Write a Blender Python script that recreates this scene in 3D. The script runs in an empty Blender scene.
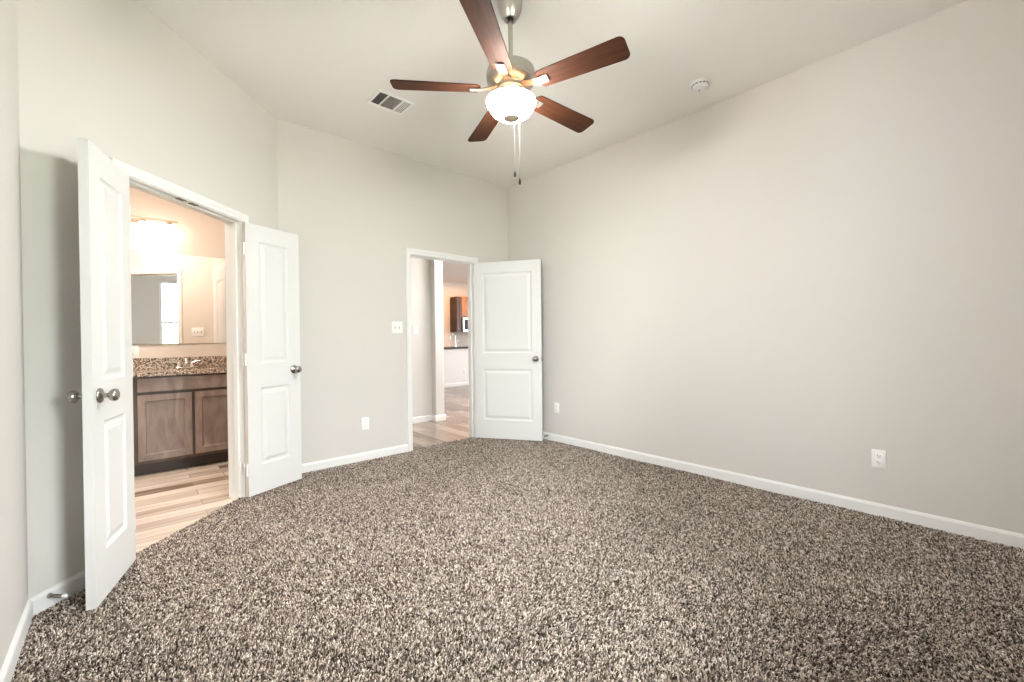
import bpy, bmesh, math, random
import numpy as np
from mathutils import Vector, Matrix

# ------------------------------------------------------------------ camera
sc = bpy.context.scene
COL = sc.collection
R = math.radians
CAM_H = 1.1649
YAW, PITCH, ROLL, FPX = 0.7329, -0.0067, -0.0112, 427.2
fwd = Vector((math.sin(YAW) * math.cos(PITCH), math.cos(YAW) * math.cos(PITCH), math.sin(PITCH)))
rgt = Vector((math.cos(YAW), -math.sin(YAW), 0))
upv = rgt.cross(fwd)
rgt2 = rgt * math.cos(ROLL) + upv * math.sin(ROLL)
upv2 = -rgt * math.sin(ROLL) + upv * math.cos(ROLL)
cd = bpy.data.cameras.new('camera')
cd.sensor_fit = 'HORIZONTAL'
cd.sensor_width = 36.0
cd.lens = 36.0 * FPX / 1024.0
cd.clip_start = 0.02
cam = bpy.data.objects.new('camera', cd)
COL.objects.link(cam)
M = Matrix((rgt2, upv2, -fwd)).transposed().to_4x4()
M.translation = Vector((0, 0, CAM_H))
cam.matrix_world = M
sc.camera = cam

# ------------------------------------------------------------------ room numbers (metres)
XR, YB, X2, XL, YREAR, ZC = 3.5766, 4.0312, 0.9677, -0.3278, -0.45, 3.0557
TW = 0.115                                   # wall thickness
K = 2 ** -0.5
YL = YB - (X2 - XL)                          # where the left wall meets the angled wall
WX0, WX1, WZ0, WZ1 = 0.70, 1.62, 0.72, 2.42  # rear window opening
LY0, LY1 = 0.72, 1.12                        # added left-wall window opening, unseen, to brighten the right wall
YM = 5.44                                    # bathroom mirror wall
XBR = 0.88                                   # bathroom right wall
YH = 5.36                                    # hall wall facing the doorway
ZC2 = 2.85                                   # ceiling of hall, kitchen

# ------------------------------------------------------------------ world, daylight, exposure
vs = sc.view_settings
vs.view_transform = 'Standard'
vs.look = 'None'
vs.gamma = 1.0
vs.exposure = 1.63
vs.use_curve_mapping = False
sc.cycles.use_denoising = True
sc.cycles.denoiser = 'OPENIMAGEDENOISE'
sc.cycles.max_bounces = 12
sc.cycles.diffuse_bounces = 7
sc.cycles.glossy_bounces = 5
sc.cycles.transmission_bounces = 6
sc.cycles.transparent_max_bounces = 8
sc.cycles.caustics_reflective = False
sc.cycles.caustics_refractive = False
sc.cycles.sample_clamp_indirect = 6.0

wd = bpy.data.worlds.new('sky')
sc.world = wd
wd.use_nodes = True
bgn = wd.node_tree.nodes['Background']
bgn.inputs[0].default_value = (0.97, 0.985, 1.0, 1)
bgn.inputs[1].default_value = 13.5


def area_light(name, loc, rot, sx, sy, power, color=(1, 1, 1), portal=False, spread=180):
    ld = bpy.data.lights.new(name, 'AREA')
    ld.shape = 'RECTANGLE'
    ld.size, ld.size_y = sx, sy
    ld.energy = power
    ld.color = color
    ld.spread = R(spread)
    if portal:
        ld.cycles.is_portal = True
    o = bpy.data.objects.new(name, ld)
    o.location = loc
    o.rotation_euler = rot
    COL.objects.link(o)
    return o


sd_ = bpy.data.lights.new('sun', 'SUN')
sd_.energy = 34
sd_.color = (1.0, 0.95, 0.88)
sd_.angle = R(0.6)
sun = bpy.data.objects.new('sun', sd_)
sun.rotation_euler = (R(-42), 0, R(-12))      # high behind the house: lights the patio outside the window
COL.objects.link(sun)


def point_light(name, loc, power, color, radius=0.05):
    ld = bpy.data.lights.new(name, 'POINT')
    ld.energy = power
    ld.color = color
    ld.shadow_soft_size = radius
    o = bpy.data.objects.new(name, ld)
    o.location = loc
    COL.objects.link(o)
    return o


# portal in the rear window (guides the sky light), fill lights added in the rooms beyond
area_light('window_portal', ((WX0 + WX1) / 2, YREAR - 0.05, (WZ0 + WZ1) / 2), (R(90), 0, R(0)),
           WX1 - WX0, WZ1 - WZ0, 1, portal=True)
area_light('added_window_portal', (XL - 0.05, (LY0 + LY1) / 2, (WZ0 + WZ1) / 2), (R(90), 0, R(-90)),
           LY1 - LY0, WZ1 - WZ0, 1, portal=True)  # portal of the added left-wall window
area_light('living_room_fill', (9.9, 6.6, 1.5), (0, R(90), 0), 2.2, 3.0, 60, (0.96, 0.98, 1.0))  # added fill for the living area, no window modelled behind it
area_light('hall_fill', (4.3, 4.72, ZC2 - 0.05), (0, 0, 0), 0.9, 0.7, 34, (1.0, 0.985, 0.98))  # added fill just under the hall ceiling, without a fixture
area_light('kitchen_fill', (7.0, 9.75, ZC2 - 0.05), (0, 0, 0), 1.0, 0.5, 15, (1.0, 0.52, 0.27))  # warm fill added over the kitchen, no fixture

# ------------------------------------------------------------------ materials


def new_mat(name):
    m = bpy.data.materials.new(name)
    m.use_nodes = True
    return m, m.node_tree.nodes, m.node_tree.links, m.node_tree.nodes['Principled BSDF']


def plain(name, col, rough=0.5, metal=0.0, bump=0.0, scale=200.0, spec=0.5, noise=0.0):
    m, n, l, b = new_mat(name)
    b.inputs['Base Color'].default_value = (*col, 1)
    b.inputs['Roughness'].default_value = rough
    b.inputs['Metallic'].default_value = metal
    b.inputs['Specular IOR Level'].default_value = spec
    tc = n.new('ShaderNodeTexCoord')
    nt = n.new('ShaderNodeTexNoise')
    nt.inputs['Scale'].default_value = scale
    nt.inputs['Detail'].default_value = 3
    l.new(tc.outputs['Object'], nt.inputs['Vector'])
    if bump:
        bp = n.new('ShaderNodeBump')
        bp.inputs['Strength'].default_value = bump
        bp.inputs['Distance'].default_value = 0.002
        l.new(nt.outputs['Fac'], bp.inputs['Height'])
        l.new(bp.outputs['Normal'], b.inputs['Normal'])
    if noise:
        mx = n.new('ShaderNodeMix')
        mx.data_type = 'RGBA'
        mx.inputs[6].default_value = (*[c * (1 - noise) for c in col], 1)
        mx.inputs[7].default_value = (*[min(1, c * (1 + noise)) for c in col], 1)
        l.new(nt.outputs['Fac'], mx.inputs[0])
        l.new(mx.outputs[2], b.inputs['Base Color'])
    return m


def wood(name, c1, c2, rough=0.4, stretch=(1, 14, 14), scale=3.0, spec=0.5):
    m, n, l, b = new_mat(name)
    tc = n.new('ShaderNodeTexCoord')
    mp = n.new('ShaderNodeMapping')
    mp.inputs['Scale'].default_value = stretch
    nt = n.new('ShaderNodeTexNoise')
    nt.inputs['Scale'].default_value = scale
    nt.inputs['Detail'].default_value = 6
    nt.inputs['Distortion'].default_value = 0.8
    cr = n.new('ShaderNodeValToRGB')
    cr.color_ramp.elements[0].position = 0.32
    cr.color_ramp.elements[0].color = (*c1, 1)
    cr.color_ramp.elements[1].position = 0.68
    cr.color_ramp.elements[1].color = (*c2, 1)
    l.new(tc.outputs['Object'], mp.inputs['Vector'])
    l.new(mp.outputs['Vector'], nt.inputs['Vector'])
    l.new(nt.outputs['Fac'], cr.inputs['Fac'])
    l.new(cr.outputs['Color'], b.inputs['Base Color'])
    b.inputs['Roughness'].default_value = rough
    b.inputs['Specular IOR Level'].default_value = spec
    return m


def planks(name, cols, rough, rot, width, length, grout):
    m, n, l, b = new_mat(name)
    tc = n.new('ShaderNodeTexCoord')
    mp = n.new('ShaderNodeMapping')
    mp.inputs['Rotation'].default_value = (0, 0, rot)
    br = n.new('ShaderNodeTexBrick')
    br.offset = 0.37
    br.inputs['Scale'].default_value = 1.0
    br.inputs['Brick Width'].default_value = length
    br.inputs['Row Height'].default_value = width
    br.inputs['Mortar Size'].default_value = 0.004
    br.inputs['Mortar Smooth'].default_value = 0.1
    br.inputs['Color1'].default_value = (0, 0, 0, 1)
    br.inputs['Color2'].default_value = (1, 1, 1, 1)
    br.inputs['Mortar'].default_value = (0.5, 0.5, 0.5, 1)
    l.new(tc.outputs['Object'], mp.inputs['Vector'])
    l.new(mp.outputs['Vector'], br.inputs['Vector'])
    # grain running along each plank
    mp2 = n.new('ShaderNodeMapping')
    mp2.inputs['Scale'].default_value = (1.1, 13, 1)
    l.new(mp.outputs['Vector'], mp2.inputs['Vector'])
    ad = n.new('ShaderNodeVectorMath')
    ad.operation = 'ADD'
    sc3 = n.new('ShaderNodeVectorMath')
    sc3.operation = 'SCALE'
    sc3.inputs['Scale'].default_value = 7.0
    l.new(br.outputs['Color'], sc3.inputs[0])
    l.new(mp2.outputs['Vector'], ad.inputs[0])
    l.new(sc3.outputs['Vector'], ad.inputs[1])
    nt = n.new('ShaderNodeTexNoise')
    nt.inputs['Scale'].default_value = 1.4
    nt.inputs['Detail'].default_value = 5
    nt.inputs['Distortion'].default_value = 0.6
    l.new(ad.outputs['Vector'], nt.inputs['Vector'])
    mi = n.new('ShaderNodeMath')
    mi.operation = 'MULTIPLY_ADD'
    sp = n.new('ShaderNodeSeparateColor')
    l.new(br.outputs['Color'], sp.inputs['Color'])
    l.new(sp.outputs[0], mi.inputs[0])
    mi.inputs[1].default_value = 0.60
    sub = n.new('ShaderNodeMath')
    sub.operation = 'MULTIPLY_ADD'
    l.new(nt.outputs['Fac'], sub.inputs[0])
    sub.inputs[1].default_value = 0.8
    sub.inputs[2].default_value = -0.20
    l.new(sub.outputs[0], mi.inputs[2])
    cr = n.new('ShaderNodeValToRGB')
    e = cr.color_ramp.elements
    e[0].position, e[0].color = 0.18, (*cols[0], 1)
    e[1].position, e[1].color = 0.78, (*cols[2], 1)
    k = e.new(0.46)
    k.color = (*cols[1], 1)
    l.new(mi.outputs[0], cr.inputs['Fac'])
    mx = n.new('ShaderNodeMix')
    mx.data_type = 'RGBA'
    l.new(br.outputs['Fac'], mx.inputs[0])
    l.new(cr.outputs['Color'], mx.inputs[6])
    mx.inputs[7].default_value = (*grout, 1)
    l.new(mx.outputs[2], b.inputs['Base Color'])
    b.inputs['Roughness'].default_value = rough
    bp = n.new('ShaderNodeBump')
    bp.invert = True
    bp.inputs['Strength'].default_value = 0.4
    bp.inputs['Distance'].default_value = 0.001
    l.new(br.outputs['Fac'], bp.inputs['Height'])
    l.new(bp.outputs['Normal'], b.inputs['Normal'])
    return m


def granite(name):
    m, n, l, b = new_mat(name)
    tc = n.new('ShaderNodeTexCoord')
    v = n.new('ShaderNodeTexVoronoi')
    v.inputs['Scale'].default_value = 150
    cr = n.new('ShaderNodeValToRGB')
    cr.color_ramp.interpolation = 'CONSTANT'
    e = cr.color_ramp.elements
    e[0].position, e[0].color = 0, (0.05, 0.035, 0.028, 1)
    e[1].position, e[1].color = 0.22, (0.22, 0.13, 0.085, 1)
    for p, c in ((0.4, (0.50, 0.40, 0.32)), (0.62, (0.68, 0.60, 0.52)), (0.86, (0.16, 0.12, 0.10))):
        x = e.new(p)
        x.color = (*c, 1)
    l.new(tc.outputs['Object'], v.inputs['Vector'])
    sp = n.new('ShaderNodeSeparateColor')
    l.new(v.outputs['Color'], sp.inputs['Color'])
    l.new(sp.outputs[0], cr.inputs['Fac'])
    l.new(cr.outputs['Color'], b.inputs['Base Color'])
    b.inputs['Roughness'].default_value = 0.16
    return m


def emit(name, col, strength):
    m, n, l, b = new_mat(name)
    b.inputs['Base Color'].default_value = (0.9, 0.87, 0.82, 1)
    b.inputs['Roughness'].default_value = 0.25
    b.inputs['Emission Color'].default_value = (*col, 1)
    b.inputs['Emission Strength'].default_value = strength
    return m


def pane_mat(name):
    m, n, l, b = new_mat(name)
    out = n['Material Output']
    tr = n.new('ShaderNodeBsdfTransparent')
    tr.inputs[0].default_value = (0.95, 0.97, 0.96, 1)
    gl = n.new('ShaderNodeBsdfGlossy')
    gl.inputs['Roughness'].default_value = 0.02
    fr = n.new('ShaderNodeFresnel')
    fr.inputs[0].default_value = 1.45
    mx = n.new('ShaderNodeMixShader')
    l.new(fr.outputs[0], mx.inputs[0])
    l.new(tr.outputs[0], mx.inputs[1])
    l.new(gl.outputs[0], mx.inputs[2])
    l.new(mx.outputs[0], out.inputs['Surface'])
    return m


def carpet_mat():
    m, n, l, b = new_mat('carpet_yarn')
    at = n.new('ShaderNodeAttribute')
    at.attribute_name = 'yarn_color'
    l.new(at.outputs['Color'], b.inputs['Base Color'])
    b.inputs['Roughness'].default_value = 0.95
    b.inputs['Specular IOR Level'].default_value = 0.1
    return m


WALL = (0.650, 0.627, 0.597)
MT = {
    'wall': plain('greige_wall_paint', WALL, 0.7, bump=0.12, scale=120, spec=0.25),
    'ceiling': plain('greige_ceiling_paint', (0.84, 0.822, 0.795), 0.85, bump=0.5, scale=40, spec=0.15),
    'warm_wall': plain('beige_bathroom_paint', (0.71, 0.655, 0.595), 0.7, bump=0.12, scale=120, spec=0.25),
    'trim': plain('white_trim_paint', (0.81, 0.81, 0.80), 0.35, spec=0.4, noise=0.01, scale=30),
    'door': plain('white_door_paint', (0.715, 0.715, 0.705), 0.4, spec=0.4, bump=0.05, scale=300),
    'plastic': plain('white_plastic', (0.89, 0.885, 0.87), 0.3, spec=0.5),
    'slot': plain('dark_slot', (0.05, 0.05, 0.05), 0.6),
    'aged': plain('aged_nickel', (0.22, 0.195, 0.17), 0.4, metal=0.3),
    'nickel': plain('satin_nickel', (0.40, 0.375, 0.345), 0.22, metal=1.0, noise=0.05, scale=60),
    'nickel_soft': plain('brushed_nickel', (0.50, 0.48, 0.445), 0.36, metal=1.0, noise=0.05, scale=60),
    'iron': plain('satin_blade_arm', (0.36, 0.34, 0.31), 0.55, metal=1.0, noise=0.05),
    'chain': plain('pull_chain_beads', (0.075, 0.070, 0.062), 0.5, noise=0.1),
    'fob': plain('dark_walnut_fob', (0.007, 0.005, 0.004), 0.6, spec=0.1),
    'chrome': plain('chrome', (0.85, 0.85, 0.85), 0.08, metal=1.0),
    'bronze': plain('warm_nickel_finial', (0.50, 0.385, 0.31), 0.5, metal=0.6),
    'blade': wood('cherry_blade_wood', (0.024, 0.0095, 0.0050), (0.066, 0.023, 0.0095), 0.62, (2, 30, 30), 2.0, 0.12),
    'cabinet_frame': wood('gap_shade_face_frame', (0.07, 0.047, 0.039), (0.115, 0.080, 0.066), 0.45, (5, 5, 1.5), 2.2),  # darker than the fronts: shade of the gaps painted into the frame
    'cabinet': wood('grey_brown_stained_wood', (0.19, 0.148, 0.132), (0.33, 0.265, 0.236), 0.45, (5, 5, 1.5), 2.2),
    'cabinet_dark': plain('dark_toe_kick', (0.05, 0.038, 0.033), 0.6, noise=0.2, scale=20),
    'kitchen_cab': wood('dark_kitchen_wood', (0.035, 0.016, 0.007), (0.07, 0.032, 0.013), 0.4, (8, 8, 1.5), 2.0),
    'kitchen_cab2': wood('amber_kitchen_wood', (0.24, 0.105, 0.030), (0.36, 0.17, 0.05), 0.4, (8, 8, 1.5), 2.0),
    'granite': granite('speckled_brown_granite'),
    'dark_granite': plain('dark_granite', (0.06, 0.045, 0.04), 0.2, noise=0.5, scale=120),
    'bath_floor': planks('pale_wood_look_tile', ((0.22, 0.15, 0.10), (0.64, 0.555, 0.47), (0.82, 0.77, 0.70)), 0.35, 0.0, 0.135, 0.62, (0.40, 0.34, 0.29)),
    'hall_floor': planks('brown_wood_look_tile', ((0.11, 0.073, 0.055), (0.22, 0.16, 0.122), (0.33, 0.265, 0.22)), 0.22, R(90), 0.15, 0.9, (0.30, 0.25, 0.21)),
    'mirror': plain('mirror_silver', (0.93, 0.93, 0.92), 0.0, metal=1.0),
    'pane': pane_mat('window_glass'),
    'globe': emit('lit_frosted_glass', (1.0, 0.98, 0.965), 84.0),
    'bath_globe': emit('lit_vanity_glass', (1.0, 0.80, 0.66), 2.2),
    'pad': plain('carpet_backing', (0.10, 0.085, 0.072), 0.95, noise=0.3, scale=60),
    'yarn': carpet_mat(),
    'rubber': plain('white_rubber', (0.8, 0.8, 0.78), 0.6),
    'black': plain('black_glass', (0.012, 0.012, 0.014), 0.35, spec=0.2),
    'steel': plain('stainless_steel', (0.62, 0.61, 0.60), 0.3, metal=1.0, noise=0.05),
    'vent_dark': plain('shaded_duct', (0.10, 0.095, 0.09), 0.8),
    'lawn': plain('patio_concrete', (0.42, 0.41, 0.37), 0.95, noise=0.1, scale=8),
    'hedge': plain('hedge_leaves', (0.05, 0.11, 0.03), 0.9, noise=0.5, scale=6),
}

# ------------------------------------------------------------------ mesh helpers


def bx(bm, x0, x1, y0, y1, z0, z1, bev=0.0, seg=1, mat=None):
    """axis-aligned box into bm, optionally with bevelled edges"""
    vs_ = [bm.verts.new((x, y, z)) for x in (x0, x1) for y in (y0, y1) for z in (z0, z1)]
    fs = [(0, 1, 3, 2), (4, 6, 7, 5), (0, 4, 5, 1), (2, 3, 7, 6), (0, 2, 6, 4), (1, 5, 7, 3)]
    faces = [bm.faces.new([vs_[i] for i in f]) for f in fs]
    if bev:
        ed = list({e for f in faces for e in f.edges})
        bmesh.ops.bevel(bm, geom=ed, offset=bev, segments=seg, profile=0.5, affect='EDGES')
    if mat is not None:
        for v in bm.verts:
            pass
    return vs_


def lathe(bm, prof, seg=32, M4=None, cap0=True, cap1=True):
    """revolve (r, z) profile about local z; M4 places it"""
    M4 = M4 or Matrix()
    rings = []
    for r, z in prof:
        if r < 1e-6:
            rings.append([bm.verts.new(M4 @ Vector((0, 0, z)))])
        else:
            rings.append([bm.verts.new(M4 @ Vector((r * math.cos(2 * math.pi * k / seg), r * math.sin(2 * math.pi * k / seg), z))) for k in range(seg)])
    for a, b in zip(rings, rings[1:]):
        for k in range(seg):
            k2 = (k + 1) % seg
            if len(a) == 1 and len(b) == 1:
                continue
            if len(a) == 1:
                bm.faces.new((a[0], b[k2], b[k]))
            elif len(b) == 1:
                bm.faces.new((a[k], a[k2], b[0]))
            else:
                bm.faces.new((a[k], a[k2], b[k2], b[k]))
    if cap0 and len(rings[0]) > 1:
        bm.faces.new(rings[0][::-1])
    if cap1 and len(rings[-1]) > 1:
        bm.faces.new(rings[-1])


def axis_matrix(p, d):
    d = Vector(d).normalized()
    return Matrix.Translation(Vector(p)) @ d.to_track_quat('Z', 'Y').to_matrix().to_4x4()


def tube(bm, pts, r, seg=10, cap=True):
    """round tube through points; r a number or a list"""
    pts = [Vector(p) for p in pts]
    rr = r if isinstance(r, (list, tuple)) else [r] * len(pts)
    rings = []
    ref = None
    for i, p in enumerate(pts):
        t = (pts[min(i + 1, len(pts) - 1)] - pts[max(i - 1, 0)]).normalized()
        if ref is None:
            ref = t.orthogonal().normalized()
        ref = (ref - t * ref.dot(t)).normalized()
        q = t.cross(ref)
        rings.append([bm.verts.new(p + (ref * math.cos(2 * math.pi * k / seg) + q * math.sin(2 * math.pi * k / seg)) * rr[i]) for k in range(seg)])
    for a, b in zip(rings, rings[1:]):
        for k in range(seg):
            bm.faces.new((a[k], a[(k + 1) % seg], b[(k + 1) % seg], b[k]))
    if cap:
        bm.faces.new(rings[0][::-1])
        bm.faces.new(rings[-1])


def extrude_profile(bm, prof, u0, u1, m0=0.0, m1=0.0):
    """closed (y, z) profile swept along x; m0/m1 mitre the ends by y"""
    a = [bm.verts.new((u0 + m0 * y, y, z)) for y, z in prof]
    b = [bm.verts.new((u1 + m1 * y, y, z)) for y, z in prof]
    n = len(prof)
    for k in range(n):
        bm.faces.new((a[k], a[(k + 1) % n], b[(k + 1) % n], b[k]))
    bm.faces.new(a[::-1])
    bm.faces.new(b)


def obj(name, bm, mat, parent=None, smooth=None, frame=None):
    bmesh.ops.recalc_face_normals(bm, faces=bm.faces[:])
    me = bpy.data.meshes.new(name)
    bm.to_mesh(me)
    bm.free()
    if isinstance(mat, (list, tuple)):
        for m in mat:
            me.materials.append(m)
    else:
        me.materials.append(mat)
    if smooth is not None:
        me.shade_smooth()
        me.set_sharp_from_angle(angle=R(smooth))
    o = bpy.data.objects.new(name, me)
    COL.objects.link(o)
    if frame is not None:
        o.matrix_world = frame
    if parent is not None:
        o.parent = parent
    return o


def tag(o, label=None, cat=None, group=None, kind=None):
    if label:
        o['label'] = label
    if cat:
        o['category'] = cat
    if group:
        o['group'] = group
    if kind:
        o['kind'] = kind
    return o


def structure(name, bm, mat, frame=None, label=None, smooth=None):
    o = obj(name, bm, mat, None, smooth, frame)
    tag(o, label, name.split('_')[0], kind='structure')
    return o


def thing(name, frame, label, cat, group=None):
    o = bpy.data.objects.new(name, None)
    o.empty_display_size = 0.1
    COL.objects.link(o)
    o.matrix_world = frame if isinstance(frame, Matrix) else Matrix.Translation(Vector(frame))
    return tag(o, label, cat, group)


def wall_frame(ox, oy, ang, u=0.0, z=0.0):
    """x along the wall, y into the wall (away from the room), z up"""
    return Matrix.Translation(Vector((ox, oy, 0))) @ Matrix.Rotation(ang, 4, 'Z') @ Matrix.Translation(Vector((u, 0, z)))


def F_back(u=0, z=0): return wall_frame(0, YB, 0, u, z)
def F_ang(s=0, z=0): return wall_frame(X2, YB, R(45), s, z)
def F_right(y=0, z=0): return wall_frame(XR, 0, R(-90), -y, z)
def F_left(y=0, z=0): return wall_frame(XL, 0, R(90), y, z)
def F_rear(x=0, z=0): return wall_frame(0, YREAR, R(180), -x, z)
def F_mirror(x=0, z=0): return wall_frame(0, YM, 0, x, z)


# ------------------------------------------------------------------ room shell
room = [(XL, YREAR), (XR, YREAR), (XR, YB), (X2, YB), (XL, YL)]


def wall_with_hole(u0, u1, z0, z1, hole=None, t=TW, zb=-0.03):
    bm = bmesh.new()
    if hole is None:
        bx(bm, u0, u1, 0, t, zb, z1)
    else:
        a, b, c, d = hole
        bx(bm, u0, a, 0, t, zb, z1)
        bx(bm, b, u1, 0, t, zb, z1)
        bx(bm, a, b, 0, t, d, z1)
        if c > zb + 0.05:
            bx(bm, a, b, 0, t, zb, c)
    return bm


BS0, BS1 = -1.387, -0.463          # bathroom door jamb faces along the angled wall
EX0, EX1 = 2.213, 3.028            # entry door jamb faces along the back wall
DH = 2.052                         # head jamb height
structure('wall_back', wall_with_hole(X2 - 0.02, XR + TW, 0, ZC + 0.02, (EX0 - 0.018, EX1 + 0.018, -1, DH + 0.018)), MT['wall'], F_back(),
          'greige wall with the doorway to the hall')
structure('wall_angled', wall_with_hole(-(X2 - XL) / K - 0.03, 0.045, 0, ZC + 0.02, (BS0 - 0.018, BS1 + 0.018, -1, DH + 0.018)), MT['wall'], F_ang(),
          'greige angled wall with the double doorway to the bathroom')
structure('wall_right', wall_with_hole(-YB, -YREAR + TW, 0, ZC + 0.02), MT['wall'], F_right(), 'long bare greige wall on the right')
structure('wall_left', wall_with_hole(YREAR - TW, YL + 0.03, 0, ZC + 0.02, (LY0, LY1, WZ0, WZ1)), MT['wall'], F_left(), 'sliver of greige wall at the left edge')
structure('wall_rear', wall_with_hole(-XR, -XL, 0, ZC + 0.02, (-WX1, -WX0, WZ0, WZ1)), MT['wall'], F_rear(), 'greige wall with window behind the viewer')

bm = bmesh.new()
vt = [bm.verts.new((x, y, -0.03)) for x, y in room]
vb = [bm.verts.new((x, y, -0.012)) for x, y in room]
for k in range(5):
    bm.faces.new((vt[k], vt[(k + 1) % 5], vb[(k + 1) % 5], vb[k]))
bm.faces.new(vt[::-1])
bm.faces.new(vb)
# carpet backing runs into both doorways
a0 = F_ang() @ Vector((BS0, 0, 0)); a1 = F_ang() @ Vector((BS1, 0, 0))
b1 = F_ang() @ Vector((BS1, 0.045, 0)); b0 = F_ang() @ Vector((BS0, 0.045, 0))
bm.faces.new([bm.verts.new((p.x, p.y, -0.012)) for p in (a0, a1, b1, b0)])
bm.faces.new([bm.verts.new((x, y, -0.012)) for x, y in ((EX0, YB), (EX1, YB), (EX1, YB + 0.06), (EX0, YB + 0.06))])
structure('floor', bm, MT['pad'], None, 'bedroom floor under the speckled carpet')

bm = bmesh.new()
vt = [bm.verts.new((x, y, ZC)) for x, y in room]
vb = [bm.verts.new((x, y, ZC + 0.1)) for x, y in room]
for k in range(5):
    bm.faces.new((vt[k], vt[(k + 1) % 5], vb[(k + 1) % 5], vb[k]))
bm.faces.new(vt)
bm.faces.new(vb[::-1])
structure('ceiling', bm, MT['ceiling'], None, 'lightly textured greige bedroom ceiling')

# carpet pile: yarn tufts, far too many to count
rng = np.random.default_rng(7)
SP = 0.0053
gx, gy = np.meshgrid(np.arange(XL, XR + 0.01, SP), np.arange(YREAR, YB + 0.12, SP))
px = (gx + rng.uniform(-.5, .5, gx.shape) * SP * 1.3).ravel()
py = (gy + rng.uniform(-.5, .5, gy.shape) * SP * 1.3).ravel()
dang = (px - X2 - (py - YB)) * K                     # distance out of the angled wall
sang = (px - X2 + (py - YB)) * K                     # along it
inside = (px > XL + .004) & (px < XR - .004) & (py > YREAR + .004) & (py < YB - .004) & (dang > .004)
thr_b = (dang <= .004) & (dang > -.043) & (sang > BS0 + .004) & (sang < BS1 - .004)
thr_e = (py >= YB - .004) & (py < YB + .058) & (px > EX0 + .004) & (px < EX1 - .004)
keep = inside | thr_b | thr_e
px, py = px[keep], py[keep]
N = len(px)
# the nap lies in slow swirls, as feet and vacuum have left it


def swirl(seed, amp, n=9, lo=1.5, hi=7.0):
    g = np.random.default_rng(seed)
    f = np.zeros(N)
    for _ in range(n):
        t_, w_ = g.uniform(0, 2 * np.pi), g.uniform(lo, hi)
        f += np.sin((px * np.cos(t_) + py * np.sin(t_)) * w_ + g.uniform(0, 6.28)) / np.sqrt(n)
    return f * amp


ang = swirl(11, 2.6) + rng.normal(0, 1.0, N)
lean = np.clip(.72 + swirl(23, .30, lo=3, hi=11) + rng.uniform(-.45, .45, N), .1, 1.25)
hgt = rng.uniform(.0105, .016, N)
rad = rng.uniform(.0020, .0033, N)
dirx, diry = np.cos(ang) * np.sin(lean), np.sin(ang) * np.sin(lean)
dz = np.cos(lean)
tw = rng.uniform(0, 2 * np.pi, N)
V = np.zeros((N, 7, 3), np.float32)
for k in range(3):
    ca, sa = np.cos(tw + k * 2.0944), np.sin(tw + k * 2.0944)
    V[:, k, 0] = px + ca * rad * .75
    V[:, k, 1] = py + sa * rad * .75
    V[:, k, 2] = -.0125
    V[:, 3 + k, 0] = px + dirx * hgt * .62 + ca * rad
    V[:, 3 + k, 1] = py + diry * hgt * .62 + sa * rad
    V[:, 3 + k, 2] = -.009 + dz * hgt * .72 - (ca * dirx + sa * diry) * rad * .6
V[:, 6, 0] = px + dirx * hgt * 1.0
V[:, 6, 1] = py + diry * hgt * 1.0
V[:, 6, 2] = -.009 + dz * hgt
base = (np.arange(N) * 7)[:, None]
quads = np.array([[0, 1, 4, 3], [1, 2, 5, 4], [2, 0, 3, 5]])
tris = np.array([[3, 4, 6], [4, 5, 6], [5, 3, 6]])
loops = np.concatenate([(base[:, :, None] + quads[None]).reshape(N, 12), (base[:, :, None] + tris[None]).reshape(N, 9)], axis=1).ravel()
sizes = np.tile(np.array([4, 4, 4, 3, 3, 3]), N)
starts = np.concatenate([[0], np.cumsum(sizes)[:-1]])
me = bpy.data.meshes.new('carpet_pile')
me.vertices.add(N * 7)
me.vertices.foreach_set('co', V.ravel())
me.loops.add(len(loops))
me.loops.foreach_set('vertex_index', loops.astype(np.int32))
me.polygons.add(len(sizes))
me.polygons.foreach_set('loop_start', starts.astype(np.int32))
me.polygons.foreach_set('use_smooth', np.ones(len(sizes), bool))
me.update(calc_edges=True)
# each yarn end is one of the blended colours of the frieze; neighbours cluster a little
pal = np.array([[.046, .034, .027], [.115, .088, .071], [.245, .195, .162], [.42, .347, .293], [.64, .553, .48], [.86, .785, .70]])
cl = (np.floor(px / .010).astype(int) * 7349 + np.floor(py / .010).astype(int) * 9151) % 65537
h = rng.uniform(0, 1, 65537)[cl] * .3 + rng.uniform(0, 1, N) * .7
h = (np.argsort(np.argsort(h)) + .5) / N
idx = np.searchsorted(np.cumsum([.17, .17, .19, .19, .17, .11]), h).clip(0, 5)
c = pal[idx] * rng.uniform(.88, 1.12, (N, 1))
ca4 = np.ones((N, 7, 4), np.float32)
ca4[:, :, :3] = c[:, None, :]
at = me.color_attributes.new('yarn_color', 'FLOAT_COLOR', 'POINT')
at.data.foreach_set('color', ca4.ravel())
me.materials.append(MT['yarn'])
pile = bpy.data.objects.new('carpet_pile', me)
COL.objects.link(pile)
tag(pile, 'speckled grey, brown and cream frieze carpet covering the bedroom floor', 'carpet', kind='stuff')

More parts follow.
